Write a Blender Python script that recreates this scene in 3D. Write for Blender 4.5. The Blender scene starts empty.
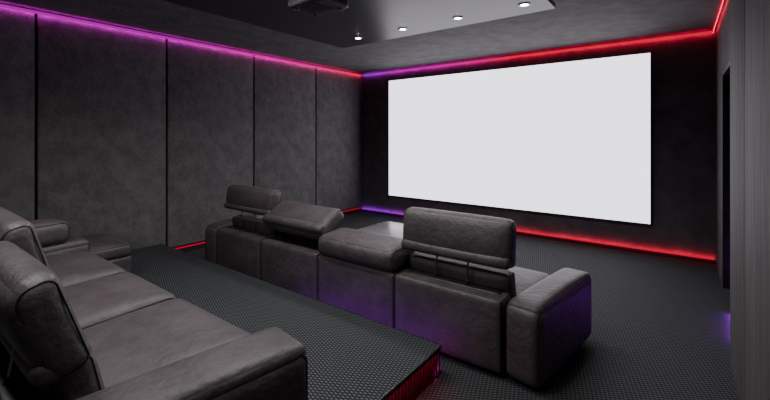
import bpy, math, random
from mathutils import Vector, Matrix, Euler
random.seed(4)
S=bpy.context.scene
COL=S.collection

# ---------------- materials ----------------
def newmat(name):
    m=bpy.data.materials.new(name); m.use_nodes=True
    nt=m.node_tree; b=nt.nodes['Principled BSDF']
    return m,nt,b
def noise_mat(name,c1,c2,rough=.6,scale=4,detail=8,bump=.15,bscale=60,spec=.5,stretch=None,metal=0,bdist=.01):
    m,nt,b=newmat(name)
    N=nt.nodes.new; L=nt.links.new
    tc=N('ShaderNodeTexCoord'); mp=N('ShaderNodeMapping'); L(tc.outputs['Object'],mp.inputs[0])
    if stretch: mp.inputs['Scale'].default_value=stretch
    n=N('ShaderNodeTexNoise'); n.inputs['Scale'].default_value=scale; n.inputs['Detail'].default_value=detail
    n.inputs['Roughness'].default_value=.65
    L(mp.outputs[0],n.inputs['Vector'])
    r=N('ShaderNodeValToRGB'); r.color_ramp.elements[0].position=.3; r.color_ramp.elements[1].position=.7
    r.color_ramp.elements[0].color=(*c1,1); r.color_ramp.elements[1].color=(*c2,1)
    L(n.outputs['Fac'],r.inputs[0]); L(r.outputs[0],b.inputs['Base Color'])
    n2=N('ShaderNodeTexNoise'); n2.inputs['Scale'].default_value=bscale; n2.inputs['Detail'].default_value=5
    L(mp.outputs[0],n2.inputs['Vector'])
    ad=N('ShaderNodeMath'); ad.operation='ADD'; L(n.outputs['Fac'],ad.inputs[0]); L(n2.outputs['Fac'],ad.inputs[1])
    bp=N('ShaderNodeBump'); bp.inputs['Strength'].default_value=bump; bp.inputs['Distance'].default_value=bdist
    L(ad.outputs[0],bp.inputs['Height']); L(bp.outputs[0],b.inputs['Normal'])
    b.inputs['Roughness'].default_value=rough; b.inputs['Specular IOR Level'].default_value=spec
    b.inputs['Metallic'].default_value=metal
    return m
def plain(name,c,rough=.5,metal=0):
    m,nt,b=newmat(name); b.inputs['Base Color'].default_value=(*c,1)
    b.inputs['Roughness'].default_value=rough; b.inputs['Metallic'].default_value=metal
    return m
def emis(name,c,s):
    m=bpy.data.materials.new(name); m.use_nodes=True; nt=m.node_tree
    for n in list(nt.nodes): nt.nodes.remove(n)
    e=nt.nodes.new('ShaderNodeEmission'); o=nt.nodes.new('ShaderNodeOutputMaterial')
    e.inputs[0].default_value=(*c,1); e.inputs[1].default_value=s
    nt.links.new(e.outputs[0],o.inputs[0]); return m
def led_mat(name,axis,stops,s):
    m=emis(name,(1,0,0),s); nt=m.node_tree; N=nt.nodes.new
    e=[n for n in nt.nodes if n.type=='EMISSION'][0]
    tc=N('ShaderNodeTexCoord'); sp=N('ShaderNodeSeparateXYZ'); r=N('ShaderNodeValToRGB')
    nt.links.new(tc.outputs['Generated'],sp.inputs[0]); nt.links.new(sp.outputs[axis],r.inputs[0])
    cr=r.color_ramp
    cr.elements[0].position=stops[0][0]; cr.elements[0].color=(*stops[0][1],1)
    cr.elements[1].position=stops[-1][0]; cr.elements[1].color=(*stops[-1][1],1)
    for p,c in stops[1:-1]:
        x=cr.elements.new(p); x.color=(*c,1)
    nt.links.new(r.outputs[0],e.inputs[0]); return m

LEATHER=noise_mat('leather',(.044,.037,.039),(.090,.077,.080),rough=.5,scale=5,detail=10,bump=.5,bscale=30,bdist=.012,spec=.42)
SEAM=plain('seam_thread',(.012,.011,.012),.7)
BLACK=plain('black_plastic',(.01,.01,.011),.4)
METAL=plain('steel',(.25,.25,.27),.3,1)
WALLP=noise_mat('wall_fabric',(.088,.083,.085),(.165,.157,.160),rough=.85,scale=6,detail=14,bump=.8,bscale=24,spec=.2)
DARKG=plain('shadow_gap',(.008,.008,.009),.9)
SCRW=noise_mat('screen_wall_paint',(.055,.052,.057),(.105,.100,.107),rough=.75,scale=5,detail=12,bump=.5,bscale=25,spec=.3)
CEIL=noise_mat('ceiling_plaster',(.11,.108,.112),(.19,.187,.192),rough=.8,scale=5,detail=12,bump=.7,bscale=18,spec=.25)
SOFF=noise_mat('soffit_lacquer',(.035,.035,.038),(.05,.05,.053),rough=.38,scale=1.5,bump=.02,bscale=10,spec=.25)
WOOD=noise_mat('gray_wood_veneer',(.035,.033,.034),(.115,.110,.112),rough=.7,scale=4,detail=12,bump=.2,bscale=30,stretch=(9,9,.35),spec=.2)
TABLE=plain('table_lacquer',(.2,.195,.205),.22)
GLASS=plain('nosing_metal',(.22,.22,.24),.25,1)

def carpet():
    m,nt,b=newmat('dotted_carpet'); N=nt.nodes.new; L=nt.links.new
    tc=N('ShaderNodeTexCoord'); mp=N('ShaderNodeMapping'); L(tc.outputs['Object'],mp.inputs[0])
    mp.inputs['Rotation'].default_value=(0,0,math.radians(38)); mp.inputs['Scale'].default_value=(27,62,30)
    v=N('ShaderNodeTexVoronoi'); v.voronoi_dimensions='2D'; v.inputs['Scale'].default_value=1; v.inputs['Randomness'].default_value=0.03
    L(mp.outputs[0],v.inputs['Vector'])
    r=N('ShaderNodeValToRGB'); r.color_ramp.elements[0].position=.16; r.color_ramp.elements[0].color=(.155,.17,.178,1)
    r.color_ramp.elements[1].position=.38; r.color_ramp.elements[1].color=(.019,.022,.024,1)
    L(v.outputs['Distance'],r.inputs[0])
    n=N('ShaderNodeTexNoise'); n.inputs['Scale'].default_value=180
    L(tc.outputs['Object'],n.inputs['Vector'])
    mx=N('ShaderNodeMix'); mx.data_type='RGBA'; mx.blend_type='MULTIPLY'; mx.inputs[0].default_value=.5
    L(r.outputs[0],mx.inputs[6]); L(n.outputs['Fac'],mx.inputs[7]); L(mx.outputs[2],b.inputs['Base Color'])
    bp=N('ShaderNodeBump'); bp.inputs['Strength'].default_value=.3; bp.inputs['Distance'].default_value=.004; L(n.outputs['Fac'],bp.inputs['Height']); L(bp.outputs[0],b.inputs['Normal'])
    b.inputs['Roughness'].default_value=.8; b.inputs['Specular IOR Level'].default_value=.2
    return m
CARPET=carpet()

# ---------------- geometry helpers ----------------
def addobj(name,me,mat,parent=None,smooth=False):
    o=bpy.data.objects.new(name,me); COL.objects.link(o)
    if mat: me.materials.append(mat)
    if parent: o.parent=parent
    if smooth:
        for p in me.polygons: p.use_smooth=True
    return o
def empty(name,loc=(0,0,0)):
    o=bpy.data.objects.new(name,None); COL.objects.link(o); o.location=loc; o.empty_display_size=.1
    return o
def box(name,a,b,mat,parent=None,bevel=0,seg=3):
    c=[(a[i]+b[i])/2 for i in range(3)]; h=[abs(b[i]-a[i])/2 for i in range(3)]
    vs=[(sx*h[0],sy*h[1],sz*h[2]) for sx in(-1,1) for sy in(-1,1) for sz in(-1,1)]
    fs=[(0,1,3,2),(4,6,7,5),(0,4,5,1),(2,3,7,6),(0,2,6,4),(1,5,7,3)]
    me=bpy.data.meshes.new(name); me.from_pydata(vs,[],fs); me.update()
    o=addobj(name,me,mat,parent,bevel>0); o.location=c
    if bevel:
        m=o.modifiers.new('b','BEVEL'); m.width=bevel; m.segments=seg
    return o
def cyl(name,p0,p1,r,mat,parent=None,n=20,r2=None):
    p0=Vector(p0);p1=Vector(p1); d=p1-p0; q=d.to_track_quat('Z','Y'); r2=r if r2 is None else r2
    vs=[];fs=[]
    for i in range(n):
        a=2*math.pi*i/n; vs.append(q@Vector((r*math.cos(a),r*math.sin(a),0)))
    for i in range(n):
        a=2*math.pi*i/n; vs.append(q@Vector((r2*math.cos(a),r2*math.sin(a),d.length)))
    for i in range(n): fs.append((i,(i+1)%n,n+(i+1)%n,n+i))
    fs.append(tuple(range(n-1,-1,-1))); fs.append(tuple(range(n,2*n)))
    me=bpy.data.meshes.new(name); me.from_pydata([tuple(v) for v in vs],[],fs); me.update()
    o=addobj(name,me,mat,parent); o.location=p0; return o
def ring(name,loc,r1,r2,h,mat,parent=None,n=32):
    vs=[];fs=[]
    for i in range(n):
        a=2*math.pi*i/n; c,s=math.cos(a),math.sin(a)
        vs+=[(r1*c,r1*s,0),(r2*c,r2*s,0),(r2*c,r2*s,h),(r1*c,r1*s,h)]
    for i in range(n):
        j=(i+1)%n
        for k in range(4): fs.append((4*i+k,4*j+k,4*j+(k+1)%4,4*i+(k+1)%4))
    me=bpy.data.meshes.new(name); me.from_pydata(vs,[],fs); me.update()
    o=addobj(name,me,mat,parent,True); o.location=loc; return o

def cushion(name,c,s,r=.05,rot=(0,0,0),puff=(0,0,0),mat=None,parent=None,seam='x',N=14,bend=0,taper=0):
    """rounded, puffed upholstery block with piping seams"""
    mat=mat or LEATHER
    h=Vector((s[0]/2,s[1]/2,s[2]/2)); r=min(r,min(h)*.98)
    inn=h-Vector((r,r,r))
    idx={};vs=[];fs=[]
    def co(t):
        return math.sin(t*math.pi/2)
    def P(i,j,k):
        key=(i,j,k)
        if key in idx: return idx[key]
        u=Vector([co(2*a/N-1) for a in key])
        q=Vector((u.x*h.x,u.y*h.y,u.z*h.z))
        cl=Vector([max(-inn[a],min(inn[a],q[a])) for a in range(3)])
        d=q-cl
        if d.length>1e-6: q=cl+d.normalized()*r
        q.x+=puff[0]*math.copysign(1,u.x)*(abs(u.x)>.9)*(1-u.y**2)*(1-u.z**2)
        q.y+=puff[1]*math.copysign(1,u.y)*(abs(u.y)>.9)*(1-u.x**4)*(1-u.z**2)
        q.z+=puff[2]*math.copysign(1,u.z)*(abs(u.z)>.9)*(1-u.x**4)*(1-u.y**2)
        q.y+=bend*(u.z**2)
        q.y*=1+taper*u.z
        idx[key]=len(vs); vs.append(tuple(q)); return idx[key]
    R=range(N)
    for i in R:
        for j in R:
            fs+=[(P(i,j,0),P(i,j+1,0),P(i+1,j+1,0),P(i+1,j,0)),(P(i,j,N),P(i+1,j,N),P(i+1,j+1,N),P(i,j+1,N)),
                 (P(i,0,j),P(i+1,0,j),P(i+1,0,j+1),P(i,0,j+1)),(P(i,N,j),P(i,N,j+1),P(i+1,N,j+1),P(i+1,N,j)),
                 (P(0,i,j),P(0,i,j+1),P(0,i+1,j+1),P(0,i+1,j)),(P(N,i,j),P(N,i+1,j),P(N,i+1,j+1),P(N,i,j+1))]
    me=bpy.data.meshes.new(name); me.from_pydata(vs,[],fs); me.update()
    o=addobj(name,me,mat,parent,True); o.location=c; o.rotation_euler=rot
    for ax in seam:
        a='xyz'.index(ax); b,cc=[k for k in range(3) if k!=a]
        for sg in (-1,1):
            off=h[a]-r+r*.72
            hb,hc,rr=inn[b]+r*.72,inn[cc]+r*.72,r*.72
            pts=[]
            for (sb,sc,a0) in ((1,1,0),(-1,1,90),(-1,-1,180),(1,-1,270)):
                for t in range(0,91,15):
                    an=math.radians(a0+t); v=[0,0,0]; v[a]=sg*off
                    v[b]=sb*(hb-rr)+rr*math.cos(an); v[cc]=sc*(hc-rr)+rr*math.sin(an)
                    uz=v[2]/h.z; v[1]+=bend*uz*uz; v[1]*=1+taper*uz
                    pts.append(v)
            cu=bpy.data.curves.new(name+'_piping','CURVE'); cu.dimensions='3D'; cu.bevel_depth=.0035; cu.bevel_resolution=2
            sp=cu.splines.new('POLY'); sp.points.add(len(pts)-1)
            for p,v in zip(sp.points,pts): p.co=(*v,1)
            sp.use_cyclic_u=True; cu.materials.append(SEAM)
            co_=bpy.data.objects.new(name+'_piping',cu); COL.objects.link(co_); co_.parent=o
    return o

# ---------------- room ----------------
XL,XR,YB,YF,H=-5.52,.37,-1.6,6.5,3.0
box('floor',(XL-.2,YB-.2,-.1),(XR+.6,YF+.2,0),CARPET)
box('ceiling',(XL-.2,YB-.2,H),(XR+.6,YF+.2,H+.1),CEIL)
wl=empty('wall_left')
box('backing',(XL-.2,YB,0),(XL-.05,YF,H),DARKG,wl)
seams=[-1.6,-.25,1.10,2.44,3.79,5.15,6.5]
for i in range(6):
    box('fabric_panel_%d'%(i+1),(XL-.05,seams[i]+.012,.11),(XL,seams[i+1]-.012,2.95),WALLP,wl,bevel=.012)
box('plinth_%d'%1,(XL-.05,YB,0),(XL-.03,YF,.11),DARKG,wl)
wf=empty('wall_front')
box('wall_body',(XL-.2,YF,0),(XR+.6,YF+.2,H),SCRW,wf)
box('wall_back',(XL-.2,YB-.2,0),(XR+.6,YB,H),WALLP)
wr=empty('wall_right')
box('wall_body_far',(XR,5.6,0),(XR+.2,YF,H),SCRW,wr)
box('wall_body_lintel',(XR,4.0,2.33),(XR+.2,5.6,H),SCRW,wr)
box('wall_body_near',(XR,YB,0),(XR+.2,4.0,H),SCRW,wr)
ys=[-1.6,-.5,.7,1.9,2.95,3.75]
for i in range(5):
    box('veneer_panel_%d'%(i+1),(.29,ys[i]+.004,.0),(XR,ys[i+1]-.004,H),WOOD,wr,bevel=.004)
dr=empty('door_1')
box('leaf',(XR+.09,4.06,.01),(XR+.14,5.54,2.28),plain('door_dark',(.012,.012,.013),.5),dr)
box('jamb_a',(XR+.0,5.54,0),(XR+.18,5.6,2.33),BLACK,dr)
box('jamb_b',(XR+.0,4.0,0),(XR+.18,4.06,2.33),BLACK,dr)
box('head',(XR+.0,4.06,2.28),(XR+.18,5.54,2.33),BLACK,dr)
cyl('handle_stem',(XR+.09,4.2,1.02),(XR+.04,4.2,1.02),.01,METAL,dr)
cyl('handle_bar',(XR+.04,4.2,1.02),(XR+.04,4.32,1.02),.01,METAL,dr)

# soffit
PX0,PX1,PY0,PY1,PZ=-3.82,-.97,-.6,4.07,2.88
sf=empty('trim_1')
box('soffit_panel',(PX0,PY0,PZ),(PX1,PY1,PZ+.05),SOFF,sf,bevel=.004)
box('soffit_neck',(PX0+.12,PY0+.12,PZ+.05),(PX1-.12,PY1-.12,H),DARKG,sf)
LAMP=emis('downlight_or_fill_lens',(1,.95,.9),30)
for yy in (3.77,1.9,.1):  # front row is recessed downlights; rear two rows are unseen fill added for the sofas
    for xx in (-1.18,-1.875,-2.58,-3.27):
        dl=empty('downlight_or_fill',(xx,yy,PZ))
        ring('bezel',(0,0,-.006),.036,.056,.008,METAL,dl)
        cyl('lens',(0,0,-.004),(0,0,-.002),.036,LAMP,dl)
        ld=bpy.data.lights.new('beam','SPOT'); ld.energy=42 if yy>3 else 47; ld.spot_size=math.radians(160); ld.spot_blend=1; ld.shadow_soft_size=.05
        ld.color=(1,.96,.97)
        lo=bpy.data.objects.new('beam',ld); COL.objects.link(lo); lo.parent=dl; lo.location=(0,0,-.03)

# projection screen
sc=empty('projection_screen')
SX0,SX1,SZ0,SZ1=-4.76,-.32,.43,2.77
box('canvas',(SX0,YF-.05,SZ0),(SX1,YF-.04,SZ1),emis('screen_glow',(1,.955,1.05),2.4),sc)
f=.012
FR=plain('frame_gray',(.10,.10,.105),.5)
for n,a,b in (('frame_l',(SX0-f,YF-.055,SZ0-f),(SX0,YF,SZ1+f)),('frame_r',(SX1,YF-.055,SZ0-f),(SX1+f,YF,SZ1+f)),
              ('frame_b',(SX0,YF-.055,SZ0-f),(SX1,YF,SZ0)),('frame_t',(SX0,YF-.055,SZ1),(SX1,YF,SZ1+f))):
    box(n,a,b,FR,sc)

# LED strips : a diffuser face plus a bright wall-washing face behind it
RED=(1,.012,.06);PUR=(.35,.005,.75);MAG=(.85,.005,.42);VIO=(.62,.003,.55)
def led(name,a,b,axis,stops,s,wash=None,ws=20,wax=None):
    E=empty(name)
    box('diffuser',a,b,led_mat('led',axis,stops,s),E)
    if wash is not None:
        wa,wb=wash
        box('emitter_tape',wa,wb,led_mat('led_tape',axis,stops,ws),E)
    return E
G=.035; T=.008
st=[(0,VIO),(.5,VIO),(.72,MAG),(1,RED)]
led('led_strip',(XL+G,YB,2.935),(XL+G+T,YF-.05,2.965),1,st,.75,((XL+G-.003,YB,2.94),(XL+G-.001,YF-.06,2.962)),34)
st=[(0,PUR),(.14,VIO),(.36,MAG),(.56,RED),(1,RED)]
led('led_strip',(XL+.05,YF-G-T,2.935),(XR-.02,YF-G,2.965),0,st,.75,((XL+.05,YF-G+.001,2.94),(XR-.02,YF-G+.003,2.962)),30)
led('led_strip',(XR-G-T,3.76,2.935),(XR-G,YF-.05,2.965),1,[(0,RED),(1,RED)],.6,((XR-G+.001,3.76,2.94),(XR-G+.003,YF-.05,2.962)),18)
led('led_strip',(.29-.016,YB,2.945),(.288,3.74,2.97),1,[(0,RED),(1,RED)],.6)
led('led_strip',(XL-.028,2.5,.07),(XL-.015,YF-.03,.09),1,[(0,RED),(1,RED)],.45)
st=[(0,PUR),(.12,PUR),(.3,MAG),(.45,RED),(1,RED)]
led('led_strip',(XL+.02,YF-G-T,.06),(XR-.02,YF-G,.085),0,st,.65,((XL+.02,YF-G+.001,.062),(XR-.02,YF-G+.003,.084)),26)
led('led_strip',(XR+.01,4.1,.004),(XR+.02,4.75,.03),1,[(0,PUR),(1,PUR)],45)
box('baseboard_front',(XL,YF-.012,0),(XR,YF,.05),BLACK)

# ---------------- platform ----------------
PLX,PLY,PLZ=-1.30,2.36,.2
X0=XL+.01;Y0=YB+.01
pf=empty('floor_platform')
box('deck',(X0,Y0,.165),(PLX,PLY,PLZ),CARPET,pf)
CORE=plain('riser_core',(.3,.28,.3),.6)
box('core',(X0,Y0,0),(PLX-.07,PLY-.07,.165),CORE,pf)
box('nosing_front',(X0,PLY,PLZ-.012),(PLX+.006,PLY+.006,PLZ),GLASS,pf)
box('nosing_side',(PLX,Y0,PLZ-.012),(PLX+.006,PLY,PLZ),GLASS,pf)
SLAT=plain('slat_black',(.03,.028,.03),.35)
n=0;y=PLY-.01
while y>-.2:
    box('slat_%d'%n,(PLX-.018,y-.014,0),(PLX-.004,y,.165),SLAT,pf); y-=.034;n+=1
led('led_strip',(PLX-.065,Y0,.15),(PLX-.035,PLY-.08,.162),1,[(0,RED),(1,RED)],24)
K=(0,0,0)
led('led_strip',(-3.2,PLY-.069,.015),(PLX-.02,PLY-.055,.03),0,[(0,K),(.35,PUR),(.9,PUR),(1,MAG)],16)

# ---------------- sofas ----------------
def sofa(name,xl,xr,n,yb,z0,states,toe=8,arm=.30,bolster=False):
    E=empty(name,(xl,yb,z0)); W=xr-xl
    for sg,nm in ((-1,'arm_left'),(1,'arm_right')):
        t=math.radians(toe)*(-sg)
        piv=Vector((arm/2 if sg<0 else W-arm/2,.0,0)); L=1.0
        d=Vector((-math.sin(t),math.cos(t),0)); c=piv+d*(L/2)
        cushion(nm,(c.x,c.y,.275),(arm-.01,L,.49),r=.055,rot=(0,0,t),puff=(.006,.006,.012),parent=E,seam='x')
        cushion(nm+'_pad',(c.x,c.y+.01,.50),(arm-.025,L-.03,.085),r=.042,rot=(0,0,t),puff=(0,0,.014),parent=E,seam='',N=12)
        for k in(-.4,.4):
            q=c+d*k; cyl(nm+'_foot',(q.x,q.y,0),(q.x,q.y,.05),.025,BLACK,E)
        if bolster and sg<0:
            q=piv+d*.46
            cushion('arm_bolster',(q.x,q.y,.63),(arm-.01,.80,.20),r=.07,rot=(0,0,t),puff=(.01,.0,.012),parent=E,seam='x')
    sw=(W-2*arm)/n
    box('plinth',(arm,.08,.0),(W-arm,.86,.12),BLACK,E)
    for i in range(n):
        x0=arm+i*sw; xc=x0+sw/2; w=sw-.006
        wf_=w; xcf=xc
        if i==0: wf_=w+.10; xcf=xc-.05
        if i==n-1: wf_=w+.10; xcf=xc+.05
        cushion('back_shell_%d'%(i+1),(xc,.11,.285),(w,.22,.49),r=.03,puff=(0,.008,0),parent=E,seam='x')
        cushion('seat_cushion_%d'%(i+1),(xcf,.62,.37),(wf_,.74,.18),r=.07,puff=(0,.01,.032),parent=E,seam='x',rot=(math.radians(2),0,0))
        cushion('footrest_%d'%(i+1),(xcf,.90,.19),(wf_-.01,.12,.26),r=.03,puff=(0,.012,0),parent=E,seam='x')
        cushion('backrest_%d'%(i+1),(xc,.285,.50),(w-.01,.15,.30),r=.05,puff=(0,.015,0),parent=E,seam='x',rot=(math.radians(12),0,0))
        st,pr=states[i]
        if st=='closed':
            cushion('headrest_%d'%(i+1),(xc,.17,.625),(w+.015,.38,.20),r=.075,puff=(0,.012,.014),parent=E,seam='x',rot=(math.radians(4),0,0))
        else:
            cy,cz,hh,tilt=pr
            hr=cushion('headrest_%d'%(i+1),(xc,cy,cz),(w+.05,.14,hh),r=.055,puff=(0,.02,.006),parent=E,seam='x',rot=(math.radians(tilt),0,0),bend=.018)
            # welt roll along the lower edge
            wr_=cushion('headrest_roll_%d'%(i+1),(0,-.012,-hh*.36),(w+.03,.155,hh*.26),r=.035,puff=(0,.006,0),parent=hr,seam='',N=12)
            box('headrest_well_%d'%(i+1),(x0+.05,.1,.50),(x0+sw-.05,.24,.538),BLACK,E,bevel=.01)
            if st=='raised':
                for k in(-.13,.13):
                    cyl('rod_%d'%(i+1),(xc+k,.13,.50),(xc+k,cy-.03,cz-.02),.007,METAL,E)
                    cyl('rod_sleeve_%d'%(i+1),(xc+k,.13,.50),(xc+k,.135,.56),.013,BLACK,E)
            else:
                for k in(-.25,.25):
                    cyl('hinge_%d'%(i+1),(xc+k,.14,.50),(xc+k,cy,cz),.009,BLACK,E)
    return E
fs_=sofa('recliner_sofa',-4.69,-.69,4,2.52,0,
     [('raised',(.20,.885,.29,-6)),('half',(.20,.78,.36,-55)),('closed',None),('raised',(.20,.865,.34,-4))],toe=8.5,arm=.25)
rs=sofa('recliner_sofa',-4.22,-1.38,3,.17,PLZ,
     [('half',(.24,.76,.26,4)),('raised',(.27,.85,.34,16)),('raised',(.20,.77,.37,18))],bolster=True)

# ottoman beyond rear sofa
ot=empty('ottoman',(-4.72,1.36,PLZ))
cushion('seat_pad',(0,0,.30),(.74,.50,.13),r=.05,puff=(0,0,.015),parent=ot)
cushion('body',(0,0,.14),(.72,.48,.2),r=.03,parent=ot,seam='')
for a in(-.28,.28):
    for b in(-.18,.18): cyl('foot',(a,b,0),(a,b,.05),.02,BLACK,ot)

# coffee table
ct=empty('coffee_table',(-3.0,4.2,0))
box('top',(-.40,-.36,.37),(.40,.36,.40),TABLE,ct,bevel=.005)
box('shelf',(-.35,-.31,.12),(.35,.31,.14),TABLE,ct,bevel=.003)
for a in(-.35,.35):
    for b in(-.31,.31): box('leg',(a-.02,b-.02,0),(a+.02,b+.02,.37),BLACK,ct)

# projector
pj=empty('ceiling_projector',(-2.46,2.32,.03))
box('ceiling_plate',(-.1,-.1,PZ-.042),(.1,.1,PZ-.03),METAL,pj)
cyl('pole',(0,0,2.80),(0,0,PZ-.04),.025,METAL,pj)
PJB=plain('projector_shell',(.04,.04,.042),.35)
cushion('body',(0,0,2.74),(.42,.34,.11),r=.03,mat=PJB,parent=pj,seam='')
cyl('lens_barrel',(.08,.15,2.74),(.08,.21,2.74),.045,METAL,pj)
cyl('lens_glass',(.08,.211,2.74),(.08,.215,2.74),.036,BLACK,pj)
for a in(-.15,.15):
    for b in(-.11,.11):
        cyl('foot',(a,b,2.675),(a,b,2.69),.016,METAL,pj)
for k in(-1,1):
    box('bracket_arm',(k*.17-.012,-.13,2.80),(k*.17+.012,.13,2.815),METAL,pj)
box('bracket_bar',(-.17,-.012,2.80),(.17,.012,2.815),METAL,pj)
for k in range(6): box('vent_%d'%k,(-.12,-.1+k*.03,2.681),(.1,-.09+k*.03,2.687),METAL,pj)

# world
w=bpy.data.worlds.new('world'); S.world=w; w.use_nodes=True
w.node_tree.nodes['Background'].inputs[0].default_value=(.05,.05,.055,1); w.node_tree.nodes['Background'].inputs[1].default_value=.2

# camera
cd=bpy.data.cameras.new('camera'); cd.sensor_width=36; cd.lens=391/770*36; cd.shift_y=-63/770; cd.clip_start=.02
c=bpy.data.objects.new('camera',cd); COL.objects.link(c); c.location=(0,0,1.62); c.rotation_euler=(math.radians(90),0,math.radians(37))
S.camera=c
